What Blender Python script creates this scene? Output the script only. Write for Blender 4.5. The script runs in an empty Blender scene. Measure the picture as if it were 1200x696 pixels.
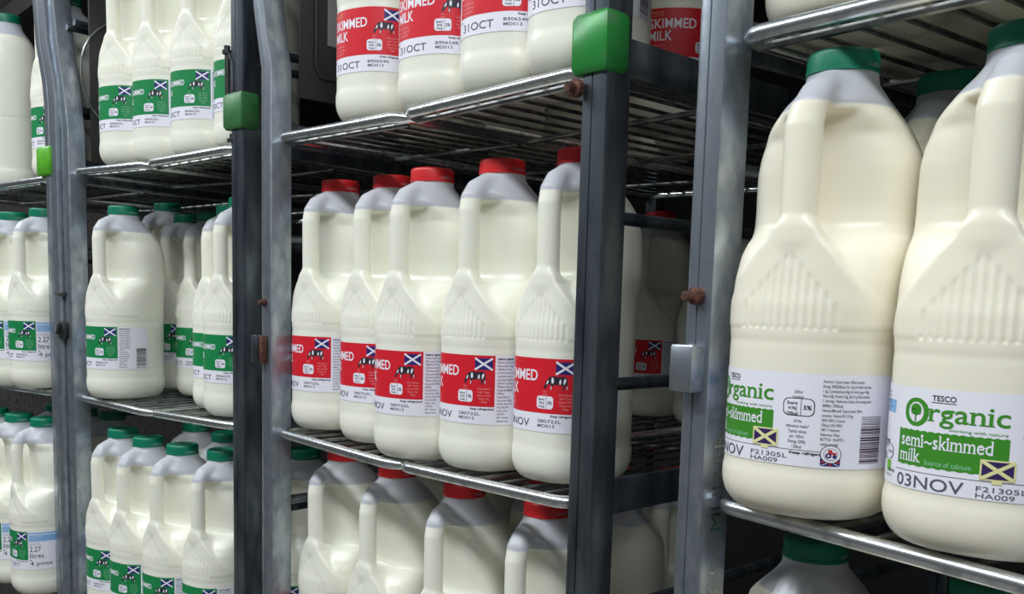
import bpy, bmesh, math, random
import numpy as np
from mathutils import Matrix, Vector
from mathutils.geometry import tessellate_polygon

C = bpy.context.scene.collection
S = bpy.context.scene
random.seed(4)
PI = math.pi

# ------------------------------------------------------------------ camera
cam_d = bpy.data.cameras.new('camera')
cam = bpy.data.objects.new('camera', cam_d); C.objects.link(cam)
rx = Vector((0.66824942, 0.74344679, 0.02701076))
ux = Vector((-0.09873895, 0.05264819, 0.99371967))
fx = Vector((-0.73735563, 0.66671961, -0.10858928))
cam.matrix_world = Matrix(((rx.x, ux.x, -fx.x, 0), (rx.y, ux.y, -fx.y, 0), (rx.z, ux.z, -fx.z, 1.25), (0, 0, 0, 1)))
cam_d.sensor_width = 36; cam_d.lens = 1092.75 / 1200 * 36
cam_d.shift_y = 0.1031
cam_d.clip_start = 0.02
S.camera = cam

# ------------------------------------------------------------------ light
W = bpy.data.worlds.new('world'); S.world = W; W.use_nodes = True
W.node_tree.nodes['Background'].inputs[0].default_value = (0.88, 0.94, 1.0, 1)
W.node_tree.nodes['Background'].inputs[1].default_value = 0.11

def area(name, loc, size, power, col=(0.93, 0.97, 1.0), rot=(0, 0, 0)):
    l = bpy.data.lights.new(name, 'AREA'); l.shape = 'RECTANGLE'; l.size, l.size_y = size
    l.energy = power; l.color = col
    o = bpy.data.objects.new(name, l); C.objects.link(o); o.location = loc; o.rotation_euler = rot
    return o
area('ceiling_tube_light', (-0.9, -0.45, 2.45), (4.6, 0.22), 84, rot=(math.radians(-6), 0, 0))
area('ceiling_tube_light', (-0.9, -2.3, 2.75), (4.6, 0.22), 72, rot=(math.radians(-30), 0, 0))
area('ceiling_tube_light', (-0.9, -4.4, 2.9), (6.0, 0.3), 105, rot=(math.radians(-50), 0, 0))

vs = S.view_settings
vs.view_transform = 'Standard'; vs.look = 'None'; vs.gamma = 1; vs.use_curve_mapping = False
vs.exposure = -0.04

# ------------------------------------------------------------------ materials
def lin(c):
    return tuple(((v / 255) / 12.92 if v / 255 <= 0.04045 else ((v / 255 + 0.055) / 1.055) ** 2.4) for v in c) + (1,)

def mat(name, rgb, rough=0.5, metal=0.0, **kw):
    m = bpy.data.materials.new(name); m.use_nodes = True
    b = m.node_tree.nodes['Principled BSDF']
    b.inputs['Base Color'].default_value = lin(rgb)
    b.inputs['Roughness'].default_value = rough
    b.inputs['Metallic'].default_value = metal
    for k, v in kw.items():
        b.inputs[k.replace('_', ' ')].default_value = v
    return m

def worn(name, a, b_, scale, rough, metal, r2=0.12, stretch=(1, 1, 1), lo=0.35, hi=0.65, bump=0.0):
    """two-tone worn surface: noise drives the base colour and the roughness"""
    m = mat(name, a, rough, metal); nt = m.node_tree; N = nt.nodes; L = nt.links
    p = N['Principled BSDF']
    tc = N.new('ShaderNodeTexCoord'); mp = N.new('ShaderNodeMapping'); mp.inputs['Scale'].default_value = stretch
    no = N.new('ShaderNodeTexNoise'); no.inputs['Scale'].default_value = scale; no.inputs['Detail'].default_value = 7
    L.new(tc.outputs['Object'], mp.inputs[0]); L.new(mp.outputs[0], no.inputs['Vector'])
    cr = N.new('ShaderNodeValToRGB'); cr.color_ramp.elements[0].position = lo; cr.color_ramp.elements[1].position = hi
    cr.color_ramp.elements[0].color = lin(a); cr.color_ramp.elements[1].color = lin(b_)
    L.new(no.outputs[0], cr.inputs[0]); L.new(cr.outputs[0], p.inputs['Base Color'])
    mr = N.new('ShaderNodeMapRange'); mr.inputs[1].default_value = lo; mr.inputs[2].default_value = hi
    mr.inputs[3].default_value = rough; mr.inputs[4].default_value = rough + r2
    L.new(no.outputs[0], mr.inputs[0]); L.new(mr.outputs[0], p.inputs['Roughness'])
    if bump:
        bu = N.new('ShaderNodeBump'); bu.inputs['Strength'].default_value = bump; bu.inputs['Distance'].default_value = 0.001
        L.new(no.outputs[0], bu.inputs['Height']); L.new(bu.outputs[0], p.inputs['Normal'])
    return m

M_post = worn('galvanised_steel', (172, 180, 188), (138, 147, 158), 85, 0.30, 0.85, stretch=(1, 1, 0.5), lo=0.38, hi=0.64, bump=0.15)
M_postd = worn('shaded_galvanised_steel', (118, 127, 134), (62, 70, 80), 40, 0.32, 0.85, stretch=(1, 1, 0.25), lo=0.38, hi=0.64, bump=0.15)  # same galvanised steel, with the shade of the cage gaps put into its colour
M_tube = worn('zinc_tube', (226, 230, 232), (176, 180, 183), 70, 0.24, 1.0, lo=0.5, hi=0.68)
M_wire = worn('zinc_wire', (160, 163, 162), (110, 112, 112), 60, 0.32, 0.95)
M_rust = worn('rusty_bolt', (112, 72, 58), (58, 40, 38), 250, 0.7, 0.3, bump=0.6)
M_green_a = worn('bright_green_plastic', (92, 180, 40), (80, 160, 36), 60, 0.35, 0)
M_green_b = worn('green_enamel', (60, 122, 66), (48, 104, 58), 60, 0.4, 0)
M_green_c = worn('scuffed_green_enamel', (44, 138, 62), (96, 124, 100), 50, 0.33, 0.1, lo=0.5, hi=0.75)
M_bolt = mat('dark_bolt_steel', (70, 72, 74), 0.4, 0.8)
M_darkpl = worn('dark_plastic', (40, 41, 39), (30, 31, 30), 20, 0.45, 0)
M_floor = worn('floor_tiles', (120, 118, 112), (95, 93, 88), 3, 0.4, 0)
M_wall = worn('chiller_panel', (46, 44, 43), (38, 36, 35), 6, 0.5, 0)
M_perf = worn('speckled_panel', (92, 87, 86), (66, 62, 62), 150, 0.5, 0, lo=0.5, hi=0.64)

def milk_material(name, milk, air, level=0.232, rough=0.30):
    m = mat(name, milk, rough); nt = m.node_tree; N = nt.nodes; L = nt.links
    p = N['Principled BSDF']
    tc = N.new('ShaderNodeTexCoord'); sx = N.new('ShaderNodeSeparateXYZ'); L.new(tc.outputs['Object'], sx.inputs[0])
    mr = N.new('ShaderNodeMapRange'); mr.inputs[1].default_value = level - 0.0006; mr.inputs[2].default_value = level + 0.0006
    L.new(sx.outputs['Z'], mr.inputs[0])
    mix = N.new('ShaderNodeMix'); mix.data_type = 'RGBA'
    mix.inputs['A'].default_value = lin(milk); mix.inputs['B'].default_value = lin(air)
    L.new(mr.outputs[0], mix.inputs['Factor']); L.new(mix.outputs['Result'], p.inputs['Base Color'])
    p.inputs['Subsurface Weight'].default_value = 0.35
    p.inputs['Subsurface Radius'].default_value = (1.0, 0.85, 0.6)
    p.inputs['Subsurface Scale'].default_value = 0.008
    p.inputs['Specular IOR Level'].default_value = 0.45
    # empty polythene above the milk lets light through
    tr = N.new('ShaderNodeBsdfTransparent'); tr.inputs[0].default_value = (0.86, 0.9, 1.0, 1)
    tl = N.new('ShaderNodeBsdfTranslucent'); tl.inputs[0].default_value = lin(air)
    mx = N.new('ShaderNodeMixShader'); mx.inputs[0].default_value = 0.35
    L.new(p.outputs[0], mx.inputs[1]); L.new(tl.outputs[0], mx.inputs[2])
    mx2 = N.new('ShaderNodeMixShader'); mx2.inputs[0].default_value = 0.12
    L.new(mx.outputs[0], mx2.inputs[1]); L.new(tr.outputs[0], mx2.inputs[2])
    mx3 = N.new('ShaderNodeMixShader')
    L.new(mr.outputs[0], mx3.inputs[0]); L.new(p.outputs[0], mx3.inputs[1]); L.new(mx2.outputs[0], mx3.inputs[2])
    L.new(mx3.outputs[0], N['Material Output'].inputs[0])
    return m
M_milk = milk_material('milk_in_polythene', (240, 240, 226), (232, 235, 242))
M_milk_o = milk_material('organic_milk_in_polythene', (244, 239, 221), (230, 233, 240), level=0.235)

def cap_material(name, a, b_):
    return worn(name, a, b_, 25, 0.38, 0, r2=0.1)
M_tube.node_tree.nodes['Principled BSDF'].inputs['Roughness'].default_value = .25
M_cap_red = cap_material('red_cap_plastic', (214, 38, 42), (200, 30, 36))
M_cap_green = cap_material('green_cap_plastic', (0, 122, 92), (0, 108, 82))

P_white = mat('label_white', (238, 238, 248), 0.42)
P_red = mat('print_red', (216, 28, 44), 0.42)
P_green = mat('print_green', (14, 132, 72), 0.42)
P_leaf = mat('print_leaf_green', (62, 142, 40), 0.42)
P_deep = mat('print_deep_green', (30, 104, 44), 0.42)
P_ink = mat('print_ink', (44, 40, 52), 0.45)
P_grey = mat('print_grey_ink', (92, 92, 108), 0.45)
P_navy = mat('print_navy', (42, 38, 116), 0.42)
P_blue = mat('print_light_blue', (128, 180, 228), 0.42)
P_cream = mat('print_cream', (232, 228, 168), 0.42)
P_purple = mat('print_purple', (52, 40, 92), 0.42)
P_pink = mat('print_pale_red', (244, 160, 160), 0.42)
P_mint = mat('print_pale_green', (150, 214, 176), 0.42)
P_gold = mat('print_gold', (226, 176, 120), 0.42)
P_maroon = mat('print_maroon', (70, 40, 52), 0.45)
P_rred = mat('print_logo_red', (196, 56, 60), 0.42)

# ------------------------------------------------------------------ mesh helpers
def link_mesh(name, me, parent=None, mats=()):
    for m in mats: me.materials.append(m)
    o = bpy.data.objects.new(name, me); C.objects.link(o)
    if parent is not None: o.parent = parent
    return o

class MB:
    """collects shapes, links them as one mesh"""
    def __init__(s): s.v = []; s.f = []; s.mi = []
    def add(s, v, f, mi=0):
        b = len(s.v); s.v += [tuple(p) for p in v]; s.f += [tuple(i + b for i in q) for q in f]; s.mi += [mi] * len(f)
    def box(s, c, d, mi=0, bev=0.0, rotz=0.0):
        cx, cy, cz = c; hx, hy, hz = d[0] / 2, d[1] / 2, d[2] / 2
        b = min(bev, hx * .9, hy * .9, hz * .9)
        def ring(ix, iy, z):
            n = 3 if b > 0 else 1; pts = []
            for qx, qy, a0 in ((1, 1, 0), (-1, 1, PI / 2), (-1, -1, PI), (1, -1, 1.5 * PI)):
                for k in range(n):
                    a = a0 + (PI / 2 * k / (n - 1) if n > 1 else 0)
                    px = qx * (hx - b) + b * ix * math.cos(a) if b > 0 else qx * hx
                    py = qy * (hy - b) + b * iy * math.sin(a) if b > 0 else qy * hy
                    pts.append((px, py, z))
            return pts
        if b > 0: rings = [ring(.3, .3, -hz), ring(1, 1, -hz + b), ring(1, 1, hz - b), ring(.3, .3, hz)]
        else: rings = [ring(1, 1, -hz), ring(1, 1, hz)]
        ca, sa = math.cos(rotz), math.sin(rotz)
        v = []; n = len(rings[0])
        for r in rings: v += [(cx + x * ca - y * sa, cy + x * sa + y * ca, cz + z) for x, y, z in r]
        f = [tuple(reversed(range(n)))] + [tuple(range((len(rings) - 1) * n, len(rings) * n))]
        for k in range(len(rings) - 1):
            for i in range(n):
                j = (i + 1) % n; f.append((k * n + i, k * n + j, (k + 1) * n + j, (k + 1) * n + i))
        s.add(v, f, mi)
    def tube(s, pts, r, seg=12, closed=False, mi=0, sec=None):
        pts = [Vector(p) for p in pts]; n = len(pts); v = []; up = None
        for i, p in enumerate(pts):
            a = pts[(i - 1) % n] if (closed or i) else p; b = pts[(i + 1) % n] if (closed or i < n - 1) else p
            t = (b - a).normalized()
            if up is None:
                up = Vector((0, 0, 1)) if abs(t.z) < 0.9 else Vector((1, 0, 0))
            sd = t.cross(up).normalized(); up = sd.cross(t).normalized()
            for k in range(seg):
                an = 2 * PI * k / seg
                q = sec[k] if sec else (r * math.cos(an), r * math.sin(an))
                v.append(p + sd * q[0] + up * q[1])
        f = []; m = n if closed else n - 1
        for i in range(m):
            i2 = (i + 1) % n
            for k in range(seg):
                k2 = (k + 1) % seg; f.append((i * seg + k, i * seg + k2, i2 * seg + k2, i2 * seg + k))
        if not closed: f += [tuple(reversed(range(seg))), tuple(range((n - 1) * seg, n * seg))]
        s.add(v, f, mi)
    def lathe(s, prof, seg=48, mi=0, rib=None, axis='z', origin=(0, 0, 0)):
        v = []
        for j, (r, z) in enumerate(prof):
            for k in range(seg):
                a = 2 * PI * k / seg; rr = r - (rib[j] if rib and k % 2 else 0)
                p = (rr * math.cos(a), rr * math.sin(a), z)
                if axis == 'y': p = (p[0], -p[2], p[1])
                v.append((p[0] + origin[0], p[1] + origin[1], p[2] + origin[2]))
        f = []
        for j in range(len(prof) - 1):
            for k in range(seg):
                k2 = (k + 1) % seg; f.append((j * seg + k, j * seg + k2, (j + 1) * seg + k2, (j + 1) * seg + k))
        f += [tuple(reversed(range(seg))), tuple(range((len(prof) - 1) * seg, len(prof) * seg))]
        s.add(v, f, mi)
    def mesh(s, name, mats, smooth=True, angle=35):
        me = bpy.data.meshes.new(name); me.from_pydata(s.v, [], s.f)
        for m in (mats if isinstance(mats, (list, tuple)) else [mats]): me.materials.append(m)
        me.polygons.foreach_set('material_index', s.mi)
        if smooth:
            me.polygons.foreach_set('use_smooth', [True] * len(me.polygons))
            me.set_sharp_from_angle(angle=math.radians(angle))
        me.update(); return me
    def build(s, name, mats, parent=None, smooth=True, angle=35):
        o = bpy.data.objects.new(name, s.mesh(name, mats, smooth, angle)); C.objects.link(o)
        if parent is not None: o.parent = parent
        return o

def tag(o, label=None, cat=None, group=None, kind=None):
    if label: o['label'] = label
    if cat: o['category'] = cat
    if group: o['group'] = group
    if kind: o['kind'] = kind
    return o

def empty(name, loc, rz=0.0, label=None, cat=None, group=None):
    o = bpy.data.objects.new(name, None); C.objects.link(o); o.empty_display_size = 0.05
    o.location = loc; o.rotation_euler = (0, 0, rz)
    return tag(o, label, cat, group)

# ------------------------------------------------------------------ the setting
b = MB(); b.box((-0.9, -0.4, -0.03), (14, 9, 0.06)); tag(b.build('floor', M_floor, smooth=False), kind='structure')
b = MB(); b.box((-0.9, 1.72, 1.4), (14, 0.06, 2.8)); tag(b.build('wall_back', M_wall, smooth=False), kind='structure')
b = MB(); b.box((-0.9, 1.16, 1.87), (14, 1.1, 0.04))  # unseen chiller top, lowered to keep light off the back rows
tag(b.build('shade_canopy', M_wall, smooth=False), kind='structure')

b = MB(); b.box((-3.0, .85, 1.4), (0.06, 1.7, 2.8)); tag(b.build('wall_left', M_perf, smooth=False), kind='structure')

# ------------------------------------------------------------------ the milk bottle, as a distance field (millimetres)
def smin(a, b, k):
    h = np.clip(0.5 + 0.5 * (b - a) / k, 0, 1); return b * (1 - h) + a * h - k * h * (1 - h)
def smax(a, b, k): return -smin(-a, -b, k)

def superell(x, y, a, bb, n):
    ax = np.abs(x) / a; ay = np.abs(y) / bb
    r = (ax ** n + ay ** n + 1e-9) ** (1 / n)
    # divide by gradient length for a fair distance
    g = r ** (1 - n) * np.sqrt((ax ** (n - 1) / a) ** 2 + (ay ** (n - 1) / bb) ** 2) + 1e-4
    return np.clip((r - 1) / g, -60, 200)

NB = 2.45
def ease(z, zs, vals):
    return np.interp(z, zs, vals)
zz = np.arange(-10, 290, 0.5)
def knots(zs, vals, sm=5):
    y = np.interp(zz, zs, vals); k = np.ones(sm) / sm
    for _ in range(2): y = np.convolve(np.pad(y, sm // 2, mode='edge'), k, mode='valid')
    return y
KZ = [-10, 0, 8, 24, 27, 30, 104, 106.5, 109, 113, 150, 186, 203, 212, 220, 228, 236, 244, 250, 254, 290]
A_t = knots(KZ, [43.8, 43.8, 44.1, 44.1, 43.6, 43.2, 43.2, 42.9, 43.3, 43.5, 43.5, 43.0, 42.2, 40.6, 37.8, 34.2, 29.4, 24.0, 20.9, 20.3, 19.4])
B_t = knots(KZ, [52, 52, 52.4, 52.4, 52.0, 51.6, 51.6, 51.3, 51.7, 51.9, 51.9, 51.6, 51, 49.8, 47.6, 44.2, 38.6, 30.5, 22.6, 19.6, 19.6])
F_t = knots([-10, 0, 8, 24, 27, 30, 104, 106.5, 109, 113, 127, 140, 151, 159, 164, 170, 180, 220, 230, 238, 244, 250, 254, 290],
            [52, 52, 52.4, 52.4, 52.0, 51.6, 51.6, 51.3, 51.7, 51.9, 51.6, 47.5, 40, 31, 22, 18.5, 18, 22, 30, 32, 28, 22.6, 19.6, 19.6], 7)

def sdf(x, y, z):
    a = np.interp(z, zz, A_t); bb = np.interp(z, zz, B_t); fr = np.interp(z, zz, F_t)
    # base rounding
    t = np.clip(20 - z, 0, 20); ins = (20 - np.sqrt(np.maximum(400 - t * t, 0))) * 0.62
    a = a - ins; bb = bb - ins; fr = fr - ins
    yc = (bb - fr) / 2; hb = (bb + fr) / 2
    nn = np.interp(z, [0, 200, 250, 290], [NB, NB, 2.0, 2.0])
    d = superell(x, y - yc, a, hb, nn)
    # side pinch behind the handle
    # handle: bent bar
    P = [(-40.5, 160), (-41.0, 222), (-39.0, 233), (-33, 241), (-23, 245.8), (-9, 247)]
    dl = np.full(x.shape, 1e9)
    for (y0, z0), (y1, z1) in zip(P[:-1], P[1:]):
        dy, dz = y1 - y0, z1 - z0
        h = np.clip(((y - y0) * dy + (z - z0) * dz) / (dy * dy + dz * dz), 0, 1)
        dl = np.minimum(dl, np.hypot(y - y0 - h * dy, z - z0 - h * dz))
    hd = (np.sqrt((x / 9.6) ** 2 + (dl / 8.2) ** 2) - 1) * 8.4
    # triangular panel that carries the handle
    hw = np.interp(z, [100, 116, 124, 134, 150, 160, 168, 176], [49, 46, 42, 34.5, 22, 14, 10, 8.0])
    ff = np.interp(z, [100, 128, 150, 168], [52.0, 51.5, 49.6, 48.8])
    pan = superell(x, y, 43.6, ff, NB)
    pan = smax(pan, (np.abs(x) - hw) * 0.72, 2.2)
    pan = smax(pan, y + 12, 4)
    pan = smax(pan, 116 - z, 2)
    pan = smax(pan, (z - 170 + (y + 48) * 0.3), 6)
    d = smin(d, pan, 2.2)
    d = smin(d, hd, 5)
    # keep the finger hole open
    hole = superell(y + 26.0, z - 199, 5.6, 31.5, 3.5)
    hole = smax(hole, np.abs(x) - 70, 3)
    d = smax(d, -hole, 4)
    # grip ribs
    top = 154 - np.abs(x) * 1.05
    m = np.clip((25.8 - np.abs(x)) / 1.5, 0, 1) * np.clip((z - 114.5) / 1.2, 0, 1) * np.clip((top - z) / 3, 0, 1) * (y < 0)
    d = d + m * (0.42 - 0.42 * np.cos(x * 2 * PI / 4.3))
    # bottom plane, hollow and arches between the feet
    d = smax(d, -z + 0.0, 3)
    d = smax(d, 24 - np.sqrt(x * x + y * y + (z + 20) ** 2), 2)
    for px, py in ((46, 0), (-46, 0), (0, 52)):
        d = smax(d, 10.5 - np.sqrt((x - px) ** 2 + (y - py) ** 2 + (z + 3.5) ** 2), 3)
    d = smax(d, z - 262, 1)
    return d

def surface_nets(h):
    xs = np.arange(-49, 49 + h, h); ys = np.arange(-56, 56 + h, h); zs = np.arange(-2.5, 264.5 + h, h)
    X, Y, Z = np.meshgrid(xs, ys, zs, indexing='ij')
    D = sdf(X, Y, Z)
    neg = D < 0
    nx, ny, nz = D.shape
    cells = np.zeros((nx - 1, ny - 1, nz - 1), int)
    for i in (0, 1):
        for j in (0, 1):
            for k in (0, 1):
                cells += neg[i:nx - 1 + i, j:ny - 1 + j, k:nz - 1 + k]
    act = (cells > 0) & (cells < 8)
    idx = -np.ones(act.shape, int); ai = np.argwhere(act); idx[act] = np.arange(len(ai))
    # vertex = mean of edge crossings
    s = np.zeros((len(ai), 3)); c = np.zeros(len(ai))
    corners = [(i, j, k) for i in (0, 1) for j in (0, 1) for k in (0, 1)]
    val = {cn: D[ai[:, 0] + cn[0], ai[:, 1] + cn[1], ai[:, 2] + cn[2]] for cn in corners}
    for c0 in corners:
        for ax in range(3):
            if c0[ax] == 0:
                c1 = list(c0); c1[ax] = 1; c1 = tuple(c1)
                v0, v1 = val[c0], val[c1]; cr = (v0 < 0) != (v1 < 0)
                t = np.where(cr, v0 / np.where(cr, v0 - v1, 1), 0)
                p = np.tile(np.array(c0, float), (len(ai), 1)); p[:, ax] += t
                s[cr] += p[cr]; c[cr] += 1
    V = (ai + s / c[:, None]) * h + np.array([xs[0], ys[0], zs[0]])
    F = []
    for ax in range(3):
        sl0 = [slice(None)] * 3; sl1 = [slice(None)] * 3
        sl0[ax] = slice(0, -1); sl1[ax] = slice(1, None)
        e = neg[tuple(sl0)] != neg[tuple(sl1)]
        E_ = np.argwhere(e); b, cc = (ax + 1) % 3, (ax + 2) % 3
        ok = (E_[:, b] > 0) & (E_[:, cc] > 0) & (E_[:, b] < D.shape[b] - 1) & (E_[:, cc] < D.shape[cc] - 1)
        E_ = E_[ok]; flip = neg[E_[:, 0], E_[:, 1], E_[:, 2]]
        q = []
        for db, dc in ((0, 0), (-1, 0), (-1, -1), (0, -1)):
            g = E_.copy(); g[:, b] += db; g[:, cc] += dc; q.append(idx[g[:, 0], g[:, 1], g[:, 2]])
        q = np.stack(q, 1); q[~flip] = q[~flip][:, ::-1]; F.append(q)
    F = np.concatenate(F)
    # pull vertices onto the surface
    for _ in range(3):
        e = 0.05
        d0 = sdf(*V.T)
        G = np.stack([(sdf(V[:, 0] + e, V[:, 1], V[:, 2]) - d0), (sdf(V[:, 0], V[:, 1] + e, V[:, 2]) - d0),
                      (sdf(V[:, 0], V[:, 1], V[:, 2] + e) - d0)], 1) / e
        g2 = (G ** 2).sum(1) + 1e-3
        V = V - np.clip(d0 / g2, -.5, .5)[:, None] * G
    return V, F

V, F = surface_nets(1.0)
V[:, 2] = np.maximum(V[:, 2], 0.0)
KX = 1.14
def bottle_mesh(name, m, kx=1.0):
    me = bpy.data.meshes.new(name)
    V2 = V.copy(); V2[:, 0] *= 1 + (kx - 1) * np.clip((250 - V2[:, 2]) / 25, 0, 1)
    if kx > 1:
        q = np.clip((250 - V2[:, 2]) / 30, 0, 1); V2[:, 0] -= 4.0 * q * q * (3 - 2 * q)
    if kx > 1: V2[:, 2] = np.interp(V2[:, 2], [0, 20, 106, 115, 152, 270], [0, 20, 101, 109, 152, 270])
    me.vertices.add(len(V)); me.vertices.foreach_set('co', (V2 / 1000).astype(np.float32).ravel())
    me.loops.add(F.size); me.loops.foreach_set('vertex_index', F.ravel().astype(np.int32))
    me.polygons.add(len(F)); me.polygons.foreach_set('loop_start', np.arange(0, F.size, 4, dtype=np.int32))
    me.polygons.foreach_set('use_smooth', np.ones(len(F), bool))
    me.update(calc_edges=True); me.validate(); me.materials.append(m); return me
ME_body = bottle_mesh('bottle_body', M_milk)
ME_body_o = bottle_mesh('organic_bottle_body', M_milk_o, KX)

def cap_mesh(name, m):
    c = MB(); R = 0.0208
    prof = [(R - .0012, .2558), (R, .2561), (R, .2580), (R - .0006, .2582), (R - .0004, .2588), (R - .0004, .2660), (R - .0009, .2676), (R - .0022, .2686), (R - .0035, .2688), (R - .0045, .2682), (.0001, .2682)]
    rib = [0, 0, 0, 0, .0004, .0004, .0002, 0, 0, 0, 0]
    c.lathe(prof, 120, rib=rib)
    return c.mesh(name, m, angle=50)
ME_cap = {'red': cap_mesh('red_cap', M_cap_red), 'green': cap_mesh('green_cap', M_cap_green)}

# ------------------------------------------------------------------ labels: flat artwork (mm) wrapped round the bottle
_a, _b = 43.2, 51.6
XS = 1.0; XO = 0.0
th = np.linspace(-PI, PI, 4001)
def cpow(v, p): return np.sign(v) * np.abs(v) ** p
cx_ = _a * cpow(np.sin(th), 2 / NB); cy_ = -_b * cpow(np.cos(th), 2 / NB)
sl_ = np.concatenate([[0], np.cumsum(np.hypot(np.diff(cx_), np.diff(cy_)))]); sl_ -= sl_[2000]
HALF = sl_[-1]
def wrap(s, z, off):
    s = np.asarray(s, float)
    x = np.interp(s, sl_, cx_); y = np.interp(s, sl_, cy_)
    ds = 1.5
    tx = np.interp(s + ds, sl_, cx_) - np.interp(s - ds, sl_, cx_); ty = np.interp(s + ds, sl_, cy_) - np.interp(s - ds, sl_, cy_)
    n = np.hypot(tx, ty); return np.stack([(x + ty / n * off) * XS + XO, y - tx / n * off, np.asarray(z, float) + 0 * x], -1) / 1000

_glyph = {}
def text_geo(body, bold):
    k = (body, bold)
    if k not in _glyph:
        cu = bpy.data.curves.new('t', 'FONT'); cu.body = body; cu.size = 1; cu.resolution_u = 3; cu.offset = bold
        o = bpy.data.objects.new('t', cu); C.objects.link(o)
        dg = bpy.context.evaluated_depsgraph_get(); dg.update()
        me = bpy.data.meshes.new_from_object(o.evaluated_get(dg))
        v = np.array([tuple(p.co)[:2] for p in me.vertices]).reshape(-1, 2); f = [tuple(p.vertices) for p in me.polygons]
        bpy.data.objects.remove(o); bpy.data.curves.remove(cu); bpy.data.meshes.remove(me)
        _glyph[k] = (v, f)
    return _glyph[k]

class Art:
    """flat artwork in millimetres: s along the label, z up"""
    def __init__(s, shift=0.0, zm=(0, 0, 1), ss=1.0): s.ss = ss; s.mats = []; s.m = MB(); s.shift = shift; s.zm = zm
    def mi(s, m):
        if m not in s.mats: s.mats.append(m)
        return s.mats.index(m)
    def put(s, pts, f, m, lay):
        p = [tuple(q) for q in np.asarray(pts, float).tolist()]; out = []; st = []
        for q in f: st += [(q[0], q[i], q[i + 1]) for i in range(1, len(q) - 1)] if len(q) > 4 else [tuple(q)]
        while st:                                  # long faces are halved so that they bend with the bottle
            q = st.pop(); xs = [p[i][0] for i in q]
            if max(xs) - min(xs) <= 3.2: out.append(q); continue
            if len(q) == 4: st += [(q[0], q[1], q[2]), (q[0], q[2], q[3])]; continue
            e = max(range(3), key=lambda i: abs(p[q[i]][0] - p[q[(i + 1) % 3]][0])); a, b2, c = q[e], q[(e + 1) % 3], q[(e + 2) % 3]
            p.append(tuple((u + w) / 2 for u, w in zip(p[a], p[b2]))); k = len(p) - 1; st += [(a, k, c), (k, b2, c)]
        p = np.array(p); z = s.zm[1] + (p[:, 1] - s.zm[0]) * s.zm[2]
        s.m.add(wrap((p[:, 0] + s.shift) * s.ss, z, 0.30 + 0.09 * lay).tolist(), out, s.mi(m))
    def rect(s, s0, z0, s1, z1, m, lay=1):
        n = max(1, int(abs(s1 - s0) / 1.6)); g = np.linspace(s0, s1, n + 1)
        p = [(a, z0) for a in g] + [(a, z1) for a in g]
        s.put(p, [(i, i + 1, n + 2 + i, n + 1 + i) for i in range(n)], m, lay)
    def poly(s, pts, m, lay=1):
        tri = tessellate_polygon([[Vector((x, y, 0)) for x, y in pts]])
        f = []
        for a, b2, c in tri:
            A, B_, C_ = pts[a], pts[b2], pts[c]
            ar = (B_[0] - A[0]) * (C_[1] - A[1]) - (B_[1] - A[1]) * (C_[0] - A[0])
            f.append((a, b2, c) if ar > 0 else (a, c, b2))
        s.put(pts, f, m, lay)
    def rrect(s, s0, z0, s1, z1, r, m, lay=1):
        pts = []
        for cx, cz, a0 in ((s1 - r, z1 - r, 0), (s0 + r, z1 - r, 90), (s0 + r, z0 + r, 180), (s1 - r, z0 + r, 270)):
            for k in range(6):
                a = math.radians(a0 + 18 * k); pts.append((cx + r * math.cos(a), cz + r * math.sin(a)))
        s.poly(pts, m, lay)
    def disc(s, cx, cz, rx_, rz_, m, lay=1, n=28):
        s.poly([(cx + rx_ * math.cos(2 * PI * k / n), cz + rz_ * math.sin(2 * PI * k / n)) for k in range(n)], m, lay)
    def text(s, body, s0, z0, w, h, m, bold=0.0, lay=2):
        """fits the words in the box s0..s0+w, z0..z0+h"""
        v, f = text_geo(body, bold)
        if len(v) == 0: return
        lo = v.min(0); hi = v.max(0); q = (v - lo) / (hi - lo) * np.array([w, h]) + np.array([s0, z0])
        s.put(q, f, m, lay)
    def serif(s, body, s0, z0, w, h, m, bold=0.0, lay=2, ext=.055, th_=.045):
        """slab feet on the upright stems of the same words"""
        v, f = text_geo(body, bold)
        lo = v.min(0); hi = v.max(0); k = np.array([w, h]) / (hi - lo)
        ys_ = np.round(v[:, 1], 3); lv, ct = np.unique(ys_, return_counts=True)
        for y in lv[ct >= 4]:
            xs_ = np.sort(v[np.abs(v[:, 1] - y) < .0015, 0]); i = 0
            while i < len(xs_) - 1:
                g = xs_[i + 1] - xs_[i]
                if .045 < g < .14:
                    base = y < .2
                    a0 = (xs_[i] - ext, y if base else y - th_); a1 = (xs_[i + 1] + (ext if base else 0), y + (th_ if base else 0))
                    q0 = (np.array(a0) - lo) * k + (s0, z0); q1 = (np.array(a1) - lo) * k + (s0, z0)
                    s.rect(q0[0], q0[1], q1[0], q1[1], m, lay); i += 2
                else: i += 1
    def para(s, lines, s0, ztop, lh, m, cw=0.62, bold=0.0, lay=2, centre=False, first_bold=False):
        """small print: cw = width of one character per line height"""
        for i, t in enumerate(lines):
            if not t: continue
            v, f = text_geo(t, 0.03 if (first_bold and i == 0) else bold)
            lo = v.min(0); hi = v.max(0)
            sc = lh * 0.86; w = (hi[0] - lo[0]) * sc * cw
            q = (v - np.array([lo[0], 0])) * np.array([sc * cw, sc]) + np.array([s0 - (w / 2 if centre else 0), ztop - lh * (i + 1)])
            s.put(q, f, m, lay)
    def mesh(s, name): return s.m.mesh(name, s.mats, smooth=False)

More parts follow.
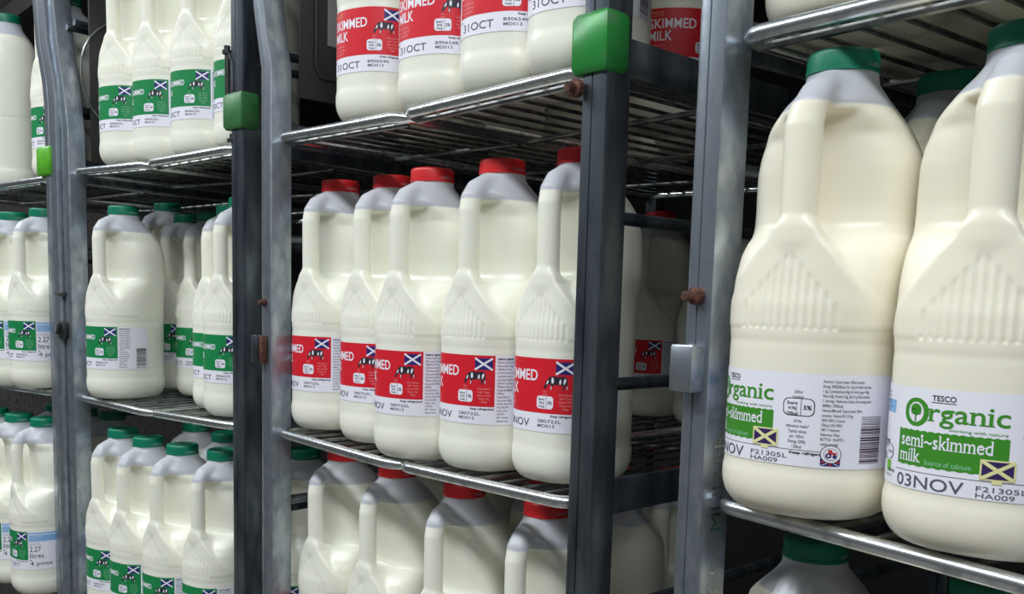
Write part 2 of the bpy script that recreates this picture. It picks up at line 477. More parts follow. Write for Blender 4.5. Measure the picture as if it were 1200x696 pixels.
def flag(A, s0, z0, w, h, field, cross, lay=2, t=0.17):
    A.rect(s0, z0, s0 + w, z0 + h, field, lay)
    for a, b2 in (((0, 0), (1, 1)), ((0, 1), (1, 0))):
        x0, y0 = s0 + a[0] * w, z0 + a[1] * h; x1, y1 = s0 + b2[0] * w, z0 + b2[1] * h
        dx, dy = x1 - x0, y1 - y0; L_ = math.hypot(dx, dy); k = h * t / 2
        nx, ny = -dy / L_ * k, dx / L_ * k
        A.poly([(x0 + nx, y0 + ny), (x0 - nx, y0 - ny), (x1 - nx, y1 - ny), (x1 + nx, y1 + ny)][::1], cross, lay + 1)

COW = [(.00, .16), (.03, .06), (.09, .08), (.12, .20), (.17, .34), (.24, .44), (.30, .42), (.31, .22), (.30, .02), (.35, .02), (.37, .22), (.41, .36),
       (.55, .40), (.70, .36), (.78, .40), (.80, .20), (.79, .02), (.84, .02), (.87, .22), (.90, .38), (.93, .30), (.94, .05), (.98, .05), (.98, .42),
       (.965, .80), (.92, .93), (.80, .98), (.60, .93), (.45, .97), (.32, .95), (.22, .86), (.15, .70), (.09, .62), (.07, .48), (.04, .34)]
WHT = [[(.34, .50), (.40, .46), (.44, .60), (.42, .84), (.36, .90), (.33, .72)], [(.12, .36), (.20, .50), (.22, .68), (.17, .66), (.12, .50)],
       [(.66, .42), (.72, .44), (.74, .62), (.70, .80), (.65, .62)], [(.83, .40), (.89, .50), (.93, .74), (.88, .86), (.82, .66)],
       [(.31, .05), (.345, .05), (.35, .28), (.32, .30)], [(.95, .08), (.975, .08), (.975, .34), (.95, .34)]]
def cow(A, s0, z0, w, h, lay=2):
    A.poly([(s0 + x * w, z0 + y * h) for x, y in COW], P_ink, lay)
    for q in WHT: A.poly([(s0 + x * w, z0 + y * h) for x, y in q], P_white, lay + 1)

NUT = ['Suitable for vegetarians', 'Nutrition Typical values', '100ml contains: Energy', '148kJ/35kcal Fat 0.1g', '(of which saturates 0.1g)', 'Carbohydrate 4.8g (of',
       'which sugars 4.8g) Fibre', '0g Protein 3.6g Salt 0.1g', '*Reference intake of an', 'average adult (8400kJ/', '2000kcal)', 'Vitamins/Minerals',
       'Typical values 100ml', 'contains: Vitamin B12', '0.9ug (36% NRV)', 'Calcium 125mg', '(16% NRV)', 'NRV = Nutrient', 'Reference Value']

def barcode(A, s0, z0, s1, z1, m, along='s', lay=2, seed=3):
    rr = random.Random(seed); p = z0
    while p < z1 - .3:
        w = rr.choice((.35, .35, .6, .9)); A.rect(s0, p, s1, min(p + w, z1), m, lay); p += w + rr.choice((.35, .5, .8))

def carton_label(name, field, soft, line1, date, code1, code2, side='nutrition'):
    A = Art(13 if date == '31OCT' and line1 == 'SKIMMED' else 0, (38, 42.5, .975)); sk = line1 == 'SKIMMED'
    A.rect(-78, 38, 79, 98, P_white, 0)
    A.rect(-45, 53.5, 35.5, 98, field, 1)
    A.text('TESCO', -40.5, 92.2, 12.5, 3.0, P_gold, 0.0)
    A.rect(-40.5, 90.8, -28, 91.1, P_gold, 2)
    A.text(line1, -41.5, 79.4, 43.5, 9.2 if sk else 6.8, P_white, 0.014)
    A.text('MILK', -41.5, 68.2, 21.5, 9.0 if sk else 6.8, P_white, 0.014)
    A.para(['Less than half the fat', 'of whole milk', 'Source of calcium'] if not sk else ['Virtually fat free', 'Source of calcium', 'and vitamin B12'], -41, 66.4, 3.4, soft, 0.8)
    flag(A, 18.2, 85.6, 15.2, 10.0, P_navy, P_white)
    cow(A, 8.0, 72.6, 20.0, 11.8)
    A.para(['200ml', 'contains'], 9.2, 72.6, 2.1, soft, 0.75, centre=True)
    A.rrect(1.8, 57.2, 16.6, 67.6, 2.6, P_white, 2)
    A.rect(10.6, 57.6, 10.9, 67.2, P_ink, 3)
    A.para(['Energy', '301kJ', '71kcal'], 6.4, 67.0, 2.9, P_ink, 0.85, bold=0.02, lay=3, centre=True)
    A.text('3%' if sk else '4%', 11.7, 61.0, 3.8, 2.6, P_ink, 0.02, lay=3)
    A.para(['of the reference', 'intake* Typical', 'values per 100ml', 'Energy 151kJ', '/ 35kcal'], 26.3, 71.3, 2.9, soft, 0.68, centre=True)
    A.text('Use by', -47, 49.6, 7.0, 1.8, P_ink, 0.02)
    A.text(date, -38.5, 41.6, 33.0, 6.4, P_grey, 0.004)
    A.text(code1, 3.0, 46.0, 20.5, 2.5, P_grey, 0.004)
    A.text(code2, 3.0, 42.2, 15.0, 2.5, P_grey, 0.004)
    A.text('Keep refrigerated', 14.5, 50.2, 20.5, 2.3, P_ink, 0.025)
    if side == 'nutrition':
        A.para(NUT, 37.5, 97.5, 3.0, P_ink, 0.60, first_bold=True)
        barcode(A, 60.5, 42, 76, 68, P_ink)
        A.text('5000119 004123', 60, 39.2, 17, 1.5, P_ink)
    else:
        A.rect(36.5, 94, 78, 96.4, P_blue, 1); A.rect(36.5, 82.5, 78, 92.5, P_blue, 1)
        A.para(['Pasteurised homogenised milk', 'Keep refrigerated below 5', 'Once opened use within 3 days'], 37, 92.2, 2.9, P_white, 0.6)
        A.para(['To freeze: freeze on day of', 'purchase. Use within 1 month'], 37, 81.4, 2.6, P_grey, 0.6)
        A.text('2.27', 38, 66.5, 15, 8.0, P_ink, 0.0)
        A.text('litres', 38, 56.5, 19, 7.6, P_ink, 0.0)
        A.text('e', 38, 51.6, 2.6, 2.4, P_ink)
        A.text('4 pints', 38, 43.0, 30, 7.8, P_ink, 0.0)
    A.rect(-76, 84, -48, 93, P_blue, 1)
    A.para(['Pasteurised homogenised milk', 'Once opened use within 3 days'], -75, 92, 3, P_white, 0.5)
    A.text('2.27 litres', -75, 66, 26, 8, P_ink); A.text('4 pints', -75, 54, 20, 7, P_ink)
    return A.mesh(name)

def organic_label(name, shift):
    A = Art(shift, (27.5, 32.0, .975), .97)
    A.rect(-78 - shift, 27.5, 78 - shift, 81.5, P_white, 0)
    # big leafy O
    n = 44; rr = random.Random(5)
    A.poly([(-15.6 + 6.6 * math.cos(2 * PI * k / n) * (1 + .03 * rr.random()), 68.6 + 7.4 * math.sin(2 * PI * k / n) * (1 + .03 * rr.random())) for k in range(n)], P_leaf, 1)
    A.disc(-15.6, 68.6, 4.1, 5.3, P_white, 2)
    A.disc(-15.6, 70.0, 2.9, 3.1, P_leaf, 3); A.disc(-16.9, 68.9, 1.5, 1.6, P_deep, 3); A.disc(-14.2, 69.0, 1.5, 1.6, P_leaf, 4)
    A.rect(-15.95, 63.6, -15.25, 68, P_deep, 3)
    A.text('TESCO', -7.8, 75.4, 10.6, 2.9, P_maroon, 0.012); A.rect(-8, 74.4, 3, 74.7, P_maroon, 2)
    # "rganic" with slab feet
    A.text('rganic', -8.6, 61.6, 33.6, 12.2, P_leaf, 0.008)
    A.serif('rganic', -8.6, 61.6, 33.6, 12.2, P_leaf, 0.008)
    A.text('working with nature', 0.5, 59.9, 24, 2.0, P_leaf)
    # torn-edged green panel
    n_ = 40
    for k in range(n_):
        a0 = -25.5 + 51 * k / n_; a1 = a0 + 51 / n_
        A.put([(a0, 40.2 + .3 * math.sin(k * 1.7)), (a1, 40.2 + .3 * math.sin(k * 1.7 + 1.7)), (a1, 59 + .35 * math.sin(k * 2.3 + 2.3)), (a0, 59 + .35 * math.sin(k * 2.3))], [(0, 1, 2, 3)], P_leaf, 1)
    A.text('semi~skimmed', -23.4, 50.2, 42.5, 7.4, P_white, 0.005)
    A.text('milk', -23.6, 42.2, 11.6, 7.0, P_white, 0.005)
    A.serif('milk', -23.6, 42.2, 11.6, 7.0, P_white, 0.005); A.serif('semi~skimmed', -23.4, 50.2, 42.5, 7.4, P_white, 0.005)
    A.text('Source of calcium', -9.6, 41.6, 20.5, 2.7, P_mint)
    A.rect(14.4, 37.8, 28.6, 48.2, P_cream, 3); flag(A, 15.2, 38.6, 12.6, 8.8, P_purple, P_cream, 4, 0.2)
    A.rect(19.5, 36.0, 23.5, 38.0, P_cream, 3)
    A.rect(-27, 36.9, 50, 37.2, P_maroon, 1)
    A.text('Use by', -35.5, 33.4, 7.4, 2.3, P_ink, 0.03)
    A.text('03NOV', -25, 28.6, 33.5, 6.6, P_grey, 0.004)
    A.text('F21305L', 13.5, 31.8, 20.5, 2.6, P_grey); A.text('HA009', 13.5, 28.4, 15.5, 2.6, P_grey)
    A.text('Keep refrigerated', 35.0, 34.3, 19.5, 2.1, P_ink, 0.03)
    # energy badge
    A.para(['200ml', 'contains'], 38, 72.8, 2.8, P_ink, 0.72, centre=True)
    A.rrect(30.5, 56.8, 46.5, 67.2, 3.2, P_ink, 1); A.rrect(31.0, 57.3, 46.0, 66.7, 2.9, P_white, 2); A.rect(39.6, 57.3, 39.9, 66.7, P_ink, 3)
    A.para(['Energy', '419kJ', '100kcal'], 35.4, 66.4, 3.0, P_ink, 0.78, bold=0.02, lay=3, centre=True)
    A.text('5%', 41.0, 60.6, 4.0, 2.6, P_ink, 0.03, lay=3)
    A.para(['of the', 'reference intake*', 'Typical values', 'per 100ml:', 'Energy 209kJ', '/ 50kcal'], 38.4, 56.2, 3.0, P_ink, 0.66, centre=True)
    A.para(['Nutrition Typical values 100ml contains:', 'Energy 209kJ/50kcal, Fat 1.8g (of which saturates', '1.1g), Carbohydrate 4.8g (of which sugar 4.8g),',
            'Fibre 0.0g, Protein 3.6g, Salt 0.1g. Pack contains', '11 servings. *Reference intake of an average adult', '(8400kJ / 2000kcal)',
            'Vitamins/Minerals Typical values 100ml'], 50, 79.6, 2.75, P_maroon, 0.56, bold=0.004)
    A.para(['contains: Vitamin B12 0.9ug', '(36% NRV), Calcium', '120mg (16% NRV)', 'NRV = Nutrient', 'Reference Value', 'BOTTLE - PLASTIC -', 'widely recycled'],
           50, 60.2, 2.75, P_maroon, 0.6, bold=0.004)
    barcode(A, 71, 31, 85, 58, P_maroon, seed=8)
    # round farm logo over a small union flag
    A.rrect(50.5, 29.0, 60.5, 34.0, 1.0, P_navy, 1); A.poly([(50.8, 33.6), (51.6, 33.6), (60.2, 29.4), (59.4, 29.4)], P_white, 2)
    A.poly([(59.4, 33.6), (60.2, 33.6), (51.6, 29.4), (50.8, 29.4)], P_white, 2); A.rect(55.0, 29.2, 56.0, 33.8, P_rred, 3); A.rect(50.8, 31.0, 60.2, 31.9, P_rred, 3)
    A.disc(55.5, 36.0, 5.3, 5.3, P_ink, 4); A.disc(55.5, 36.0, 4.9, 4.9, P_white, 5); A.disc(55.5, 36.0, 3.5, 3.5, P_grey, 6); A.disc(55.5, 36.0, 3.25, 3.25, P_white, 7)
    A.disc(54.3, 35.2, 1.5, 1.5, P_navy, 8); A.disc(57.3, 34.8, 1.0, 1.0, P_navy, 8); A.disc(54.3, 35.2, .6, .6, P_white, 9)
    A.poly([(54.2, 36.2), (58.2, 35.6), (58.2, 37.0), (56.2, 37.2), (56.0, 38.6), (54.0, 38.6)], P_rred, 8)
    # left of the green panel
    A.rect(-45, 66, -31, 73, P_blue, 1)
    A.para(['organic semi', 'skimmed milk', 'Pasteurised'], -44.5, 79, 2.4, P_ink, 0.6)
    A.para(['If in contact with', 'damp, do not refreeze', 'thawed milk'], -44.5, 72.7, 2.2, P_ink, 0.52)
    A.text('2.27 litres', -60, 46.5, 24.5, 6.5, P_ink); A.text('4 pints', -60, 38, 20, 6.5, P_ink)
    A.disc(-34.2, 44.6, 4.1, 4.1, P_ink, 2); A.disc(-34.2, 44.6, 3.8, 3.8, P_white, 3); A.text('UK 5004', -37.3, 43.8, 6.2, 1.6, P_ink, lay=4)
    A.rect(-38.2, 33.6, -32.4, 39.8, mat('print_lime', (110, 188, 40), 0.42), 1)
    A.text('GB-ORG-05', -38.4, 31.2, 7.4, 1.3, P_ink)
    barcode(A, -84, 32, -70, 58, P_maroon, seed=2)
    return A.mesh(name)

ME_label = {}
for _k, _a_ in dict(skim_nov=('red_label', P_red, P_pink, 'SKIMMED', '03NOV', 'S80722L', 'MD013'), skim_oct=('red_label_october', P_red, P_pink, 'SKIMMED', '31OCT', 'B90654R', 'MD013'),
    semi=('green_label', P_green, P_mint, 'SEMI-SKIMMED', '31OCT', 'B90622L', 'MD014'), semi_227=('green_label_litres', P_green, P_mint, 'SEMI-SKIMMED', '31OCT', 'B90622L', 'MD014', 'litres')).items():
    ME_label[_k] = carton_label(*_a_)
XS = KX; XO = -4.0
ME_label['org_a'] = organic_label('organic_label', -28.5); ME_label['org_b'] = organic_label('organic_label_front', -9)

# ------------------------------------------------------------------ bottles
def make_bottle(kind, cap, lab):
    t = empty('milk_bottle', (0, 0, 0))
    link_mesh('bottle_body', ME_body_o if kind == 'o' else ME_body, t)
    link_mesh('cap', ME_cap[cap], t)
    if lab: link_mesh('label', ME_label[lab], t)
    return t
protos = {}
def bottle(x, y, z, rz, key, label, group, sc=1.0):
    kind, cap, lab = key
    if key not in protos:
        t = protos[key] = make_bottle(kind, cap, lab)
    else:
        src = protos[key]; t = src.copy(); C.objects.link(t)
        for ch in list(src.children):
            c = ch.copy(); C.objects.link(c); c.parent = t
    t.location = (x, y, z); t.rotation_euler = (0, 0, math.radians(rz)); t.scale = (sc, sc, sc)
    tag(t, label, 'milk bottle', group)
    return t
RN = ('s', 'red', 'skim_nov'); RO = ('s', 'red', 'skim_oct'); GR = ('s', 'green', 'semi'); GL = ('s', 'green', 'semi_227')
OA = ('o', 'green', 'org_a'); OB = ('o', 'green', 'org_b')
exec_rows = []

# shelf heights (top of the wires): outer end and middle of every tier
Z2 = {'low': .812, 'mid': 1.106, 'up': 1.422}
Z1 = {'low': .785, 'mid': 1.100, 'up': 1.422}
Z0 = {'low': .785, 'mid': 1.101, 'up': 1.416}
ZR = {'low': .835, 'mid': 1.133, 'up': 1.418}
SAG = .006
CAGES = {  # x, y of the front left outer corner, turn, width, depth, tiers
    'c0': dict(o=(-1.938, 0.336), yaw=10.0, w=0.494, z=Z0),
    'c1': dict(o=(-1.450, 0.428), yaw=7.6, w=0.452, z=Z1),
    'c2': dict(o=(-0.952, 0.484), yaw=0.6, w=0.499, z=Z2),
    'cr': dict(o=(-0.371, 0.482), yaw=-5.0, w=0.500, z=ZR),
}
def sag_z(cg, tier, x, y):
    g = CAGES[cg]; a = math.radians(g['yaw']); dx, dy = x - g['o'][0], y - g['o'][1]
    u = dx * math.cos(a) + dy * math.sin(a); h = g['w'] / 2
    return g['z'][tier] - SAG * max(0, 1 - abs(u - h) / h)
def row(cg, tier, items, key, rz, labels, group):
    for (x, y), lb in zip(items, labels):
        bottle(x, y, sag_z(cg, tier, x, y) + .0008, rz + random.uniform(-2, 2), key, lb, group)
ORD = ['leftmost', 'second from left', 'third from left', 'fourth from left', 'fifth from left']

# right cage, organic
bottle(-.2865, .508, sag_z('cr', 'mid', -.2865, .508) + .0008, 8, OA, 'organic semi-skimmed milk bottle beside the right post, barcode showing', 'organic milk bottles on the right shelf', .98)
bottle(-.1875, .513, sag_z('cr', 'mid', -.189, .516) + .0008, 10, OB, 'organic semi-skimmed milk bottle cut by the right photo edge, tree logo fully visible', 'organic milk bottles on the right shelf', .98)
row('cr', 'mid', [(-.272, .618), (-.175, .622)], OB, 8, ['shadowed bottle whose dark green cap shows between the two organic bottles', 'organic milk bottle standing in shadow behind the rightmost organic bottle'], 'second row of organic bottles')
row('cr', 'low', [(-.305, .545), (-.198, .546)], OB, 8, ['green-capped bottle under the right shelf, its bare neck and shoulder beside the post', 'green-capped bottle under the right shelf at the bottom right corner'], 'organic bottles on the lower right tier')
row('cr', 'up', [(-.297, .545), (-.192, .545), (-.087, .545), (-.297, .658), (-.192, .658), (-.087, .658)], OB, 6,
    ['front left bottle on the top right wire shelf, only its base seen', 'front middle bottle standing on the top right wire shelf, only its base seen', 'front right bottle standing on the top right wire shelf, only its base seen',
     'second row left bottle on the top right wire shelf, seen from below', 'second row middle bottle on the top right wire shelf, seen from below', 'second row right bottle on the top right wire shelf, seen from below'], 'bottles on the top right shelf')

# middle cage, skimmed
row('c2', 'mid', [(-.8985, .552), (-.8023, .5545), (-.7143, .538), (-.6271, .5486), (-.5409, .5588)], RN, 9,
    ['red-capped skimmed milk bottle, middle shelf, %s in its row' % o for o in ORD[:4]] + ['red-capped skimmed milk bottle, middle shelf, half hidden by the dark post'], 'skimmed milk bottles on the middle shelf')
row('c2', 'up', [(-.800, .545), (-.6946, .545), (-.606, .545), (-.524, .545)], RO, 15,
    ['skimmed milk bottle on the top shelf, %s in the red row' % o for o in ORD[:3]] + ['skimmed milk bottle on the top shelf beside the large green clip'], 'skimmed milk bottles on the top shelf')
row('c2', 'up', [(-.860, .660), (-.765, .660), (-.755, .90), (-.755, .78), (-.655, .86), (-.850, .78)], RO, 10,
    ['skimmed milk bottle in the shadowed second row of the top shelf, left one', 'skimmed milk bottle in the shadowed second row of the top shelf, right one',
     'shadowed skimmed milk bottle in the fourth row of the top shelf, middle', 'shadowed skimmed milk bottle in the third row of the top shelf, middle',
     'shadowed skimmed milk bottle in the back row of the top shelf, right side', 'shadowed skimmed milk bottle in the third row of the top shelf, left side'], 'skimmed milk bottles at the back of the top shelf')
row('c2', 'low', [(-.897, .56), (-.795, .56), (-.684, .56), (-.570, .56)], RN, 8,
    ['red-capped skimmed milk bottle on the bottom tier, %s, cap under the shelf rail' % o for o in ORD[:4]], 'skimmed milk bottles on the bottom tier')
row('c2', 'mid', [(-.897, .99), (-.8055, .986), (-.712, .99), (-.618, .99)], RN, 10,
    ['shadowed skimmed milk bottle at the back of the middle shelf, leftmost', 'shadowed skimmed milk bottle seen through the dark gap between the two big posts', 'shadowed skimmed milk bottle at the back of the middle shelf, third along', 'shadowed skimmed milk bottle at the back of the middle shelf, rightmost'], 'skimmed milk bottles at the back of the middle shelf')
row('c2', 'low', [(-.897, .672), (-.800, .672), (-.690, .672), (-.590, .672)], RN, 10,
    ['shadowed bottle, second row of the bottom tier, %s behind red caps' % o for o in ORD[:3]] + ['shadowed bottle low in the gap between the two big posts'], 'second row of skimmed bottles on the bottom tier')

bottle(-.598, .738, sag_z('c2', 'up', -.598, .738) + .0008, 46, RO, 'shadowed skimmed milk bottle, red label readable between the two big posts', 'skimmed milk bottles at the back of the top shelf')
row('c2', 'low', [(-.70, .79), (-.605, .79)], RN, 10, ['shadowed bottle deep in the bottom tier, left one of the third row', 'shadowed bottle deep in the bottom tier, seen low between the big posts'], 'third row of skimmed bottles on the bottom tier')

# left-hand cage, semi-skimmed
row('c1', 'mid', [(-1.3628, .4837)], GR, 18, ['green-capped semi-skimmed bottle standing alone on the middle shelf, handle to the left'], 'semi-skimmed bottles on the middle shelf')
row('c1', 'mid', [(-1.095, .537), (-1.187, .563), (-1.340, .603), (-1.435, .607)], GR, 18,
    ['semi-skimmed bottle, middle shelf, against the post with the green clip', 'semi-skimmed bottle, middle shelf, just behind the one against the post',
     'semi-skimmed bottle between the lone bottle and the pair at the post', 'semi-skimmed bottle partly hidden just behind the lone bottle, right side'], 'semi-skimmed bottles on the middle shelf')
bottle(-1.695, .680, 1.1008, 16, GR, 'dim larger green-capped bottle in shadow behind the lone bottle', 'semi-skimmed bottles on the far left middle shelf', 1.14)
row('c1', 'up', [(-1.340, .500), (-1.257, .515), (-1.170, .530), (-1.084, .548)], GR, 22,
    ['semi-skimmed bottle on the top left shelf, %s of four' % o for o in ORD[:3]] + ['semi-skimmed bottle on the top left shelf beside the bolted green clip'], 'semi-skimmed bottles on the top left shelf')
row('c1', 'low', [(-1.3663, .4787), (-1.284, .484), (-1.202, .498), (-1.121, .518)], GR, 16,
    ['semi-skimmed bottle on the bottom left tier, %s in the front row' % o for o in ORD[:4]], 'semi-skimmed bottles on the bottom left tier')
row('c1', 'low', [(-1.064, .602)], GR, 16, ['semi-skimmed bottle on the bottom left tier pressed against the post, cap hidden'], 'semi-skimmed bottles on the bottom left tier')
row('c1', 'low', [(-1.3753, .592), (-1.272, .592), (-1.165, .605)], GR, 14,
    ['semi-skimmed bottle, bottom left tier, second row, leftmost', 'semi-skimmed bottle, bottom left tier, second row, middle', 'semi-skimmed bottle, bottom left tier, second row, beside the post'], 'second row on the bottom left tier')

# far left cage
row('c0', 'mid', [(-1.7350, .395), (-1.6320, .4095), (-1.5400, .4286)], GL, 18,
    ['semi-skimmed bottle on the far left middle shelf, cut by the left photo edge', 'semi-skimmed bottle on the far left middle shelf, second from the left edge', 'semi-skimmed bottle on the far left middle shelf, touching the left post'], 'semi-skimmed bottles on the far left middle shelf')
row('c0', 'low', [(-1.7200, .395), (-1.6266, .4076), (-1.535, .4207)], GL, 2,
    ['semi-skimmed bottle reading 2.27 litres at the left photo edge, lower tier', 'bottle reading 2.27 litres, lower tier, second from the left edge', 'bottle reading 2.27 litres, lower tier, beside the left post'], 'bottles reading 4 pints on the far left lower tier')
row('c0', 'low', [(-1.745, .50), (-1.650, .515), (-1.560, .530)], GL, 12,
    ['dark-capped bottle behind the far left lower tier, at the left edge', 'dark-capped bottle behind the far left lower tier, middle', 'dark-capped bottle behind the far left lower tier, by the post'], 'second row on the far left lower tier')
row('c0', 'up', [(-1.545, .470)], GR, 14, ['semi-skimmed bottle on the far left top shelf, a sliver beside the bent post'], 'bottles on the far left top shelf')
bottle(-1.767, .443, sag_z('c0', 'up', -1.767, .443) + .0008, 256, GR, 'shadowed green-capped bottle in the top left corner of the photo', 'bottles on the far left top shelf', 1.06)

# ------------------------------------------------------------------ cages
def tube_loop(x0, x1, y0, y1, r, z0, z1, n=5):
    pts = []
    for cx, cy, a0 in ((x1 - r, y1 - r, 0), (x0 + r, y1 - r, 90), (x0 + r, y0 + r, 180), (x1 - r, y0 + r, 270)):
        for k in range(n + 1):
            a = math.radians(a0 + 90 * k / n); x = cx + r * math.cos(a)
            pts.append((x, cy + r * math.sin(a), z0 + (z1 - z0) * (x - x0) / (x1 - x0)))
    return pts

DEPTH = .66
def make_shelf(root_name, cg, tier, left, label):
    g = CAGES[cg]; a = math.radians(g['yaw']); w = g['w']; z = g['z'][tier]
    x0, x1 = (.0285, w / 2 - .004) if left else (w / 2 + .004, w - .0305)
    zo = z - .0062; zi = zo - SAG * (1 - .0)
    za, zb = (zo - .002, zi) if left else (zi + .001, zo - .002)
    t = empty('wire_shelf', (g['o'][0], g['o'][1], 0), a, label, 'wire shelf', 'wire shelf halves in the trolleys')
    y0, y1 = .007, DEPTH - .02
    f = MB(); f.tube(tube_loop(x0, x1, y0, y1, .016, za + .0010, zb + .0010), .0050, 14, closed=True); f.build('frame_tube', M_tube, t)
    zz_ = lambda x: za + (zb - za) * (x - x0) / (x1 - x0)
    for yy in (y0 + .013, y0 + .15, y0 + .32, y0 + .49, y1 - .013):
        f = MB(); f.tube([(x0 + .003, yy, zz_(x0) - .0035), (x1 - .003, yy, zz_(x1) - .0035)], .0026, 8)
        f.build('cross_wire', M_wire, t)
    f = MB(); n = 8
    for k in range(1, n):
        x = x0 + (x1 - x0) * k / n
        f.tube([(x, y0 + .004, zz_(x) + .0038), (x, y1 - .004, zz_(x) + .0038)], .0019, 8)
        f.lathe([(.0001, -.0022), (.0022, -.0014), (.0028, 0), (.0022, .0014), (.0001, .0022)], 10, origin=(x, y0 + .012, zz_(x) + .0015))
    f.build('grid_wires', M_wire, t)
    return t

def post_mesh(name, x, y, z0, z1, sx, sy, m, parent, bend=None, label=None):
    """rolled box post: chamfered front corners, a folded seam; bend = list of (z, dx)"""
    hx, hy, c = sx / 2, sy / 2, .0035
    sec = [(-hx + c, -hy), (-hx * .15, -hy), (-hx * .12, -hy + .0012), (-hx * .06, -hy + .0012), (-hx * .03, -hy), (hx - c, -hy), (hx - c * .3, -hy + c * .3), (hx, -hy + c), (hx, hy - .001), (hx - .001, hy), (-hx + .001, hy), (-hx, hy - .001), (-hx, -hy + c), (-hx + c * .3, -hy + c * .3)]
    zs = [z0, 1.0, z1] if not bend else sorted({z0, *[q[0] for q in bend], z1})
    v = []
    for z in zs:
        dx = np.interp(z, [q[0] for q in bend], [q[1] for q in bend]) if bend else 0
        v += [(x + dx + p[0], y + p[1], z) for p in sec]
    n = len(sec); b = MB(); f = [tuple(reversed(range(n))), tuple(range((len(zs) - 1) * n, len(zs) * n))]
    for i in range(len(zs) - 1):
        for k in range(n): f.append((i * n + k, i * n + (k + 1) % n, (i + 1) * n + (k + 1) % n, (i + 1) * n + k))
    b.add(v, f); o = b.build(name, m, parent, angle=30)
    if label: o['label'] = label
    return o

def make_cage(cg, label, bend_left=None, bend_right=None, mats=(M_post, M_post), pw=.022, pd=.026, pwr=.024, top=1.83):
    g = CAGES[cg]; w = g['w']; t = empty('roll_cage', (g['o'][0], g['o'][1], 0), math.radians(g['yaw']), label, 'roll cage', 'galvanised roll cages')
    post_mesh('front_post', pw / 2, pd / 2, .16, top, pw, pd, mats[0], t, bend_left)
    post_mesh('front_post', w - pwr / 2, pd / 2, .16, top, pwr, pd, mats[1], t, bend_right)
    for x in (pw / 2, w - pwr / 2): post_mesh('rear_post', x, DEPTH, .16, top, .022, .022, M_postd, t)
    for x in (.0035, w - .0035):
        for tier in ('low', 'mid', 'up'):
            z = g['z'][tier]
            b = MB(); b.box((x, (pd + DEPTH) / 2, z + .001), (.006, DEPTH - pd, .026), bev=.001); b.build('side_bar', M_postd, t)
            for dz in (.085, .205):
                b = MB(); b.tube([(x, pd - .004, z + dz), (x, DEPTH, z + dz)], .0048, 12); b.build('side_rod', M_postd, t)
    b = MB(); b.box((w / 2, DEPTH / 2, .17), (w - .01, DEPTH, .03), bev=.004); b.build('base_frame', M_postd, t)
    for x in (.05, w - .05):
        for y in (.06, DEPTH - .05):
            b = MB(); b.lathe([(.02, -.012), (.045, -.012), (.048, -.006), (.048, .006), (.045, .012), (.02, .012)], 28, axis='y', origin=(x, y, .048))
            b.box((x, y, .115), (.03, .05, .09), bev=.003); b.build('castor', M_bolt, t)
    return t
cage0 = make_cage('c0', 'far left galvanised roll cage with a bent post and a small bright green clip',
                  bend_right=[(.16, 0), (1.515, 0), (1.545, -.004), (1.60, -.020), (1.70, -.030)], mats=(M_post, M_post), pwr=.034)
cage1 = make_cage('c1', 'roll cage holding green-capped bottles, bolted dull green clip on its right post',
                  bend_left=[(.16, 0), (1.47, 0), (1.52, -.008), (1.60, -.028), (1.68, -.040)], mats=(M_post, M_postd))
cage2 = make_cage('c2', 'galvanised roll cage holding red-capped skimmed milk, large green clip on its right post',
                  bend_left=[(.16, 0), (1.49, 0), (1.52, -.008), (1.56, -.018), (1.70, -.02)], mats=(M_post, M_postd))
cager = make_cage('cr', 'right-hand roll cage with a rusty bolt and grey hinge block on its post')

for cg, nm in (('c0', 'far left cage'), ('c1', 'left cage of green-capped bottles'), ('c2', 'middle cage of red-capped bottles'), ('cr', 'right cage of organic bottles')):
    for tier, tn in (('low', 'lowest'), ('mid', 'middle'), ('up', 'top')):
        for left in (True, False):
            make_shelf('wire_shelf', cg, tier, left, '%s half of the %s wire shelf in the %s' % ('left' if left else 'right', tn, nm))

def local(cg, x, y, z):
    g = CAGES[cg]; a = math.radians(g['yaw']); dx, dy = x - g['o'][0], y - g['o'][1]
    return (dx * math.cos(a) + dy * math.sin(a), -dx * math.sin(a) + dy * math.cos(a), z)

# clips, bolts and latches fixed to the posts
def clip(parent, x0, x1, z0, z1, dep, m, y=-.0045, lab=None):
    b = MB(); cx = (x0 + x1) / 2
    b.box((cx, y + dep / 2, (z0 + z1) / 2), (x1 - x0, dep, z1 - z0), bev=.004 if m is not M_post else .0012)
    o = b.build('clip' if m is not M_post else 'hinge_block', m, parent)
    if lab: o['label'] = lab
    return o
def hexbolt(parent, x, y, z, r, l, m, axis='y', name='bolt'):
    b = MB(); b.lathe([(r * .9, 0), (r, .001), (r, l * .45), (r * .8, l * .5), (r * .55, l * .55), (r * .55, l), (r * .3, l * 1.02)], 12, axis=axis, origin=(x, y, z))
    return b.build(name, m, parent, angle=25)

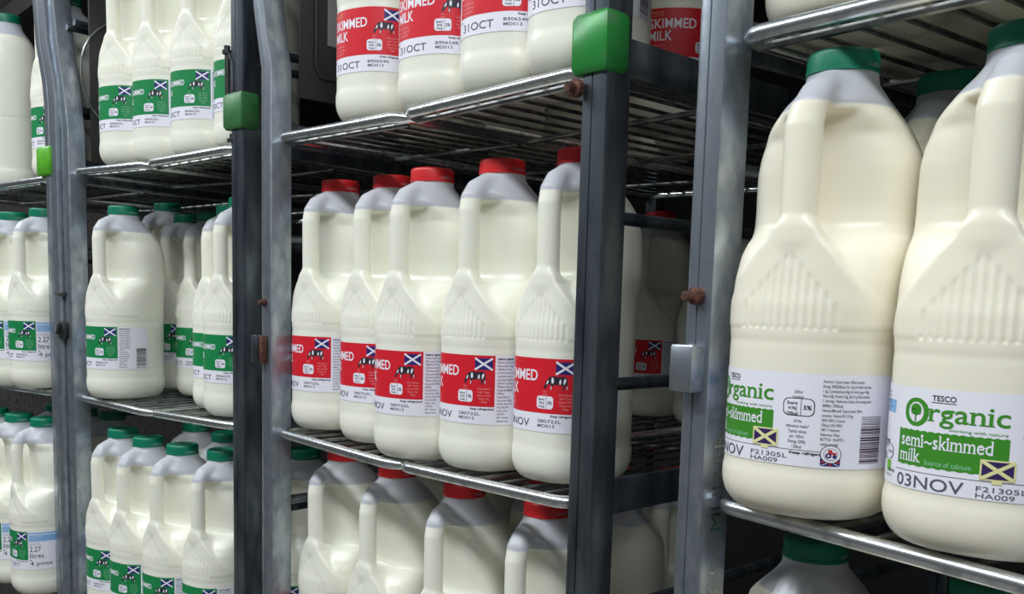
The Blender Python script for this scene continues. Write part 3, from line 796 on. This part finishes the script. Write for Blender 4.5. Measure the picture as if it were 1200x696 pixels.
w0, w1, w2 = CAGES['c0']['w'], CAGES['c1']['w'], CAGES['c2']['w']
clip(cage0, w0 - .052, w0 - .012, 1.412, 1.453, .016, M_green_a, lab='bright lime green clip')
hexbolt(cage0, w0 - .034, .006, 1.400, .004, .012, M_bolt)
clip(cage1, w1 - .034, w1 + .004, 1.434, 1.474, .026, M_green_b, lab='dull green clip')
b = MB(); b.tube([(w1 - .029, .000, 1.470), (w1 - .029, .000, 1.520)], .0028, 10); b.lathe([(.0001, 0), (.0055, 0), (.0055, .004), (.0035, .005), (.0035, .009), (.0001, .009)], 12, origin=(w1 - .029, 0, 1.518)); b.build('pin', M_bolt, cage1)
b = MB(); b.tube([(w1 - .020, .000, 1.470), (w1 - .019, .000, 1.508), (w1 - .024, 0, 1.517)], .0028, 10); b.build('pin', M_bolt, cage1)
hexbolt(cage1, w1 - .025, .004, 1.420, .0065, .010, M_bolt, axis='z')
clip(cage2, w2 - .032, w2 + .003, 1.410, 1.451, .026, M_green_c, lab='large scuffed green clip')
hexbolt(cage2, w2 - .024, -.002, 1.400, .0065, .012, M_rust)
hexbolt(cager, .011, .001, 1.2560, .0055, .014, M_rust)
clip(cager, .000, .0185, 1.196, 1.2255, .020, M_post, y=-.012, lab='plain grey steel hinge block')
# latch on the middle cage's left post
b = MB(); b.box((.002, -.005, 1.190), (.012, .010, .030), bev=.001); b.build('latch', M_postd, cage2)
b = MB(); b.box((.0125, -.004, 1.190), (.008, .006, .030), bev=.001); b.build('hinge_leaf', M_rust, cage2)
hexbolt(cage2, .010, .001, 1.241, .0045, .008, M_rust)
# latch and pin on the left cage's left post
b = MB(); b.box((.004, -.005, 1.190), (.017, .010, .026), bev=.003); b.tube([(-.002, -.011, 1.198), (.004, -.013, 1.186), (.010, -.011, 1.200)], .0025, 8); b.build('latch', M_bolt, cage1)
b = MB(); b.tube([(-.016, -.004, 1.2425), (.010, -.004, 1.2425)], .0032, 12); b.build('pin', M_bolt, cage1)

# stamped words on the inner side of the right cage's left post
b = MB(); v, f = text_geo('PROPERTY OF MULLER', 0.0)
lo = v.min(0); hi = v.max(0); q = (v - lo) / (hi - lo)
b.add([(.0222, .009 + (1 - y_) * .010 * 1.0, .985 + x_ * .185) for x_, y_ in q.tolist()], [tuple(p) for p in f])
o = b.build('stamped_lettering', M_tube, cager, smooth=False)

# dark plate with a sticker on the middle cage's left side
b = MB(); b.box((.030, .11, 1.60), (.004, .16, .28), bev=.0015)
fr = [(.0335, .11 + .062 * sx + .0, 1.60 + .115 * sz) for sx, sz in ((-1, -.9), (-.9, -1), (.9, -1), (1, -.9), (1, .9), (.9, 1), (-.9, 1), (-1, .9))]
b.tube(fr, .0022, 8, closed=True); pl = b.build('side_plate', M_darkpl, cage2)
A_ = MB(); A_.box((.0326, .083, 1.60), (.0006, .040, .16)); A_.build('sticker', mat('sticker_grey', (120, 120, 122), 0.5), pl, smooth=False)
b = MB(); b.box((.030, .13, 1.60), (.004, .20, .34), bev=.0015); b.build('side_plate', M_darkpl, cage1)
# curled wires on the left cage's left side
for k, (yc, zc, r) in enumerate(((.10, 1.50, .050), (.10, 1.60, .045), (.10, 1.555, .085))):
    b = MB(); b.tube([(.0345, yc + r * math.cos(2 * PI * i / 32), zc + r * math.sin(2 * PI * i / 32)) for i in range(32)], .0018, 8, closed=True)
    b.build('curled_wire', M_wire, cage1)
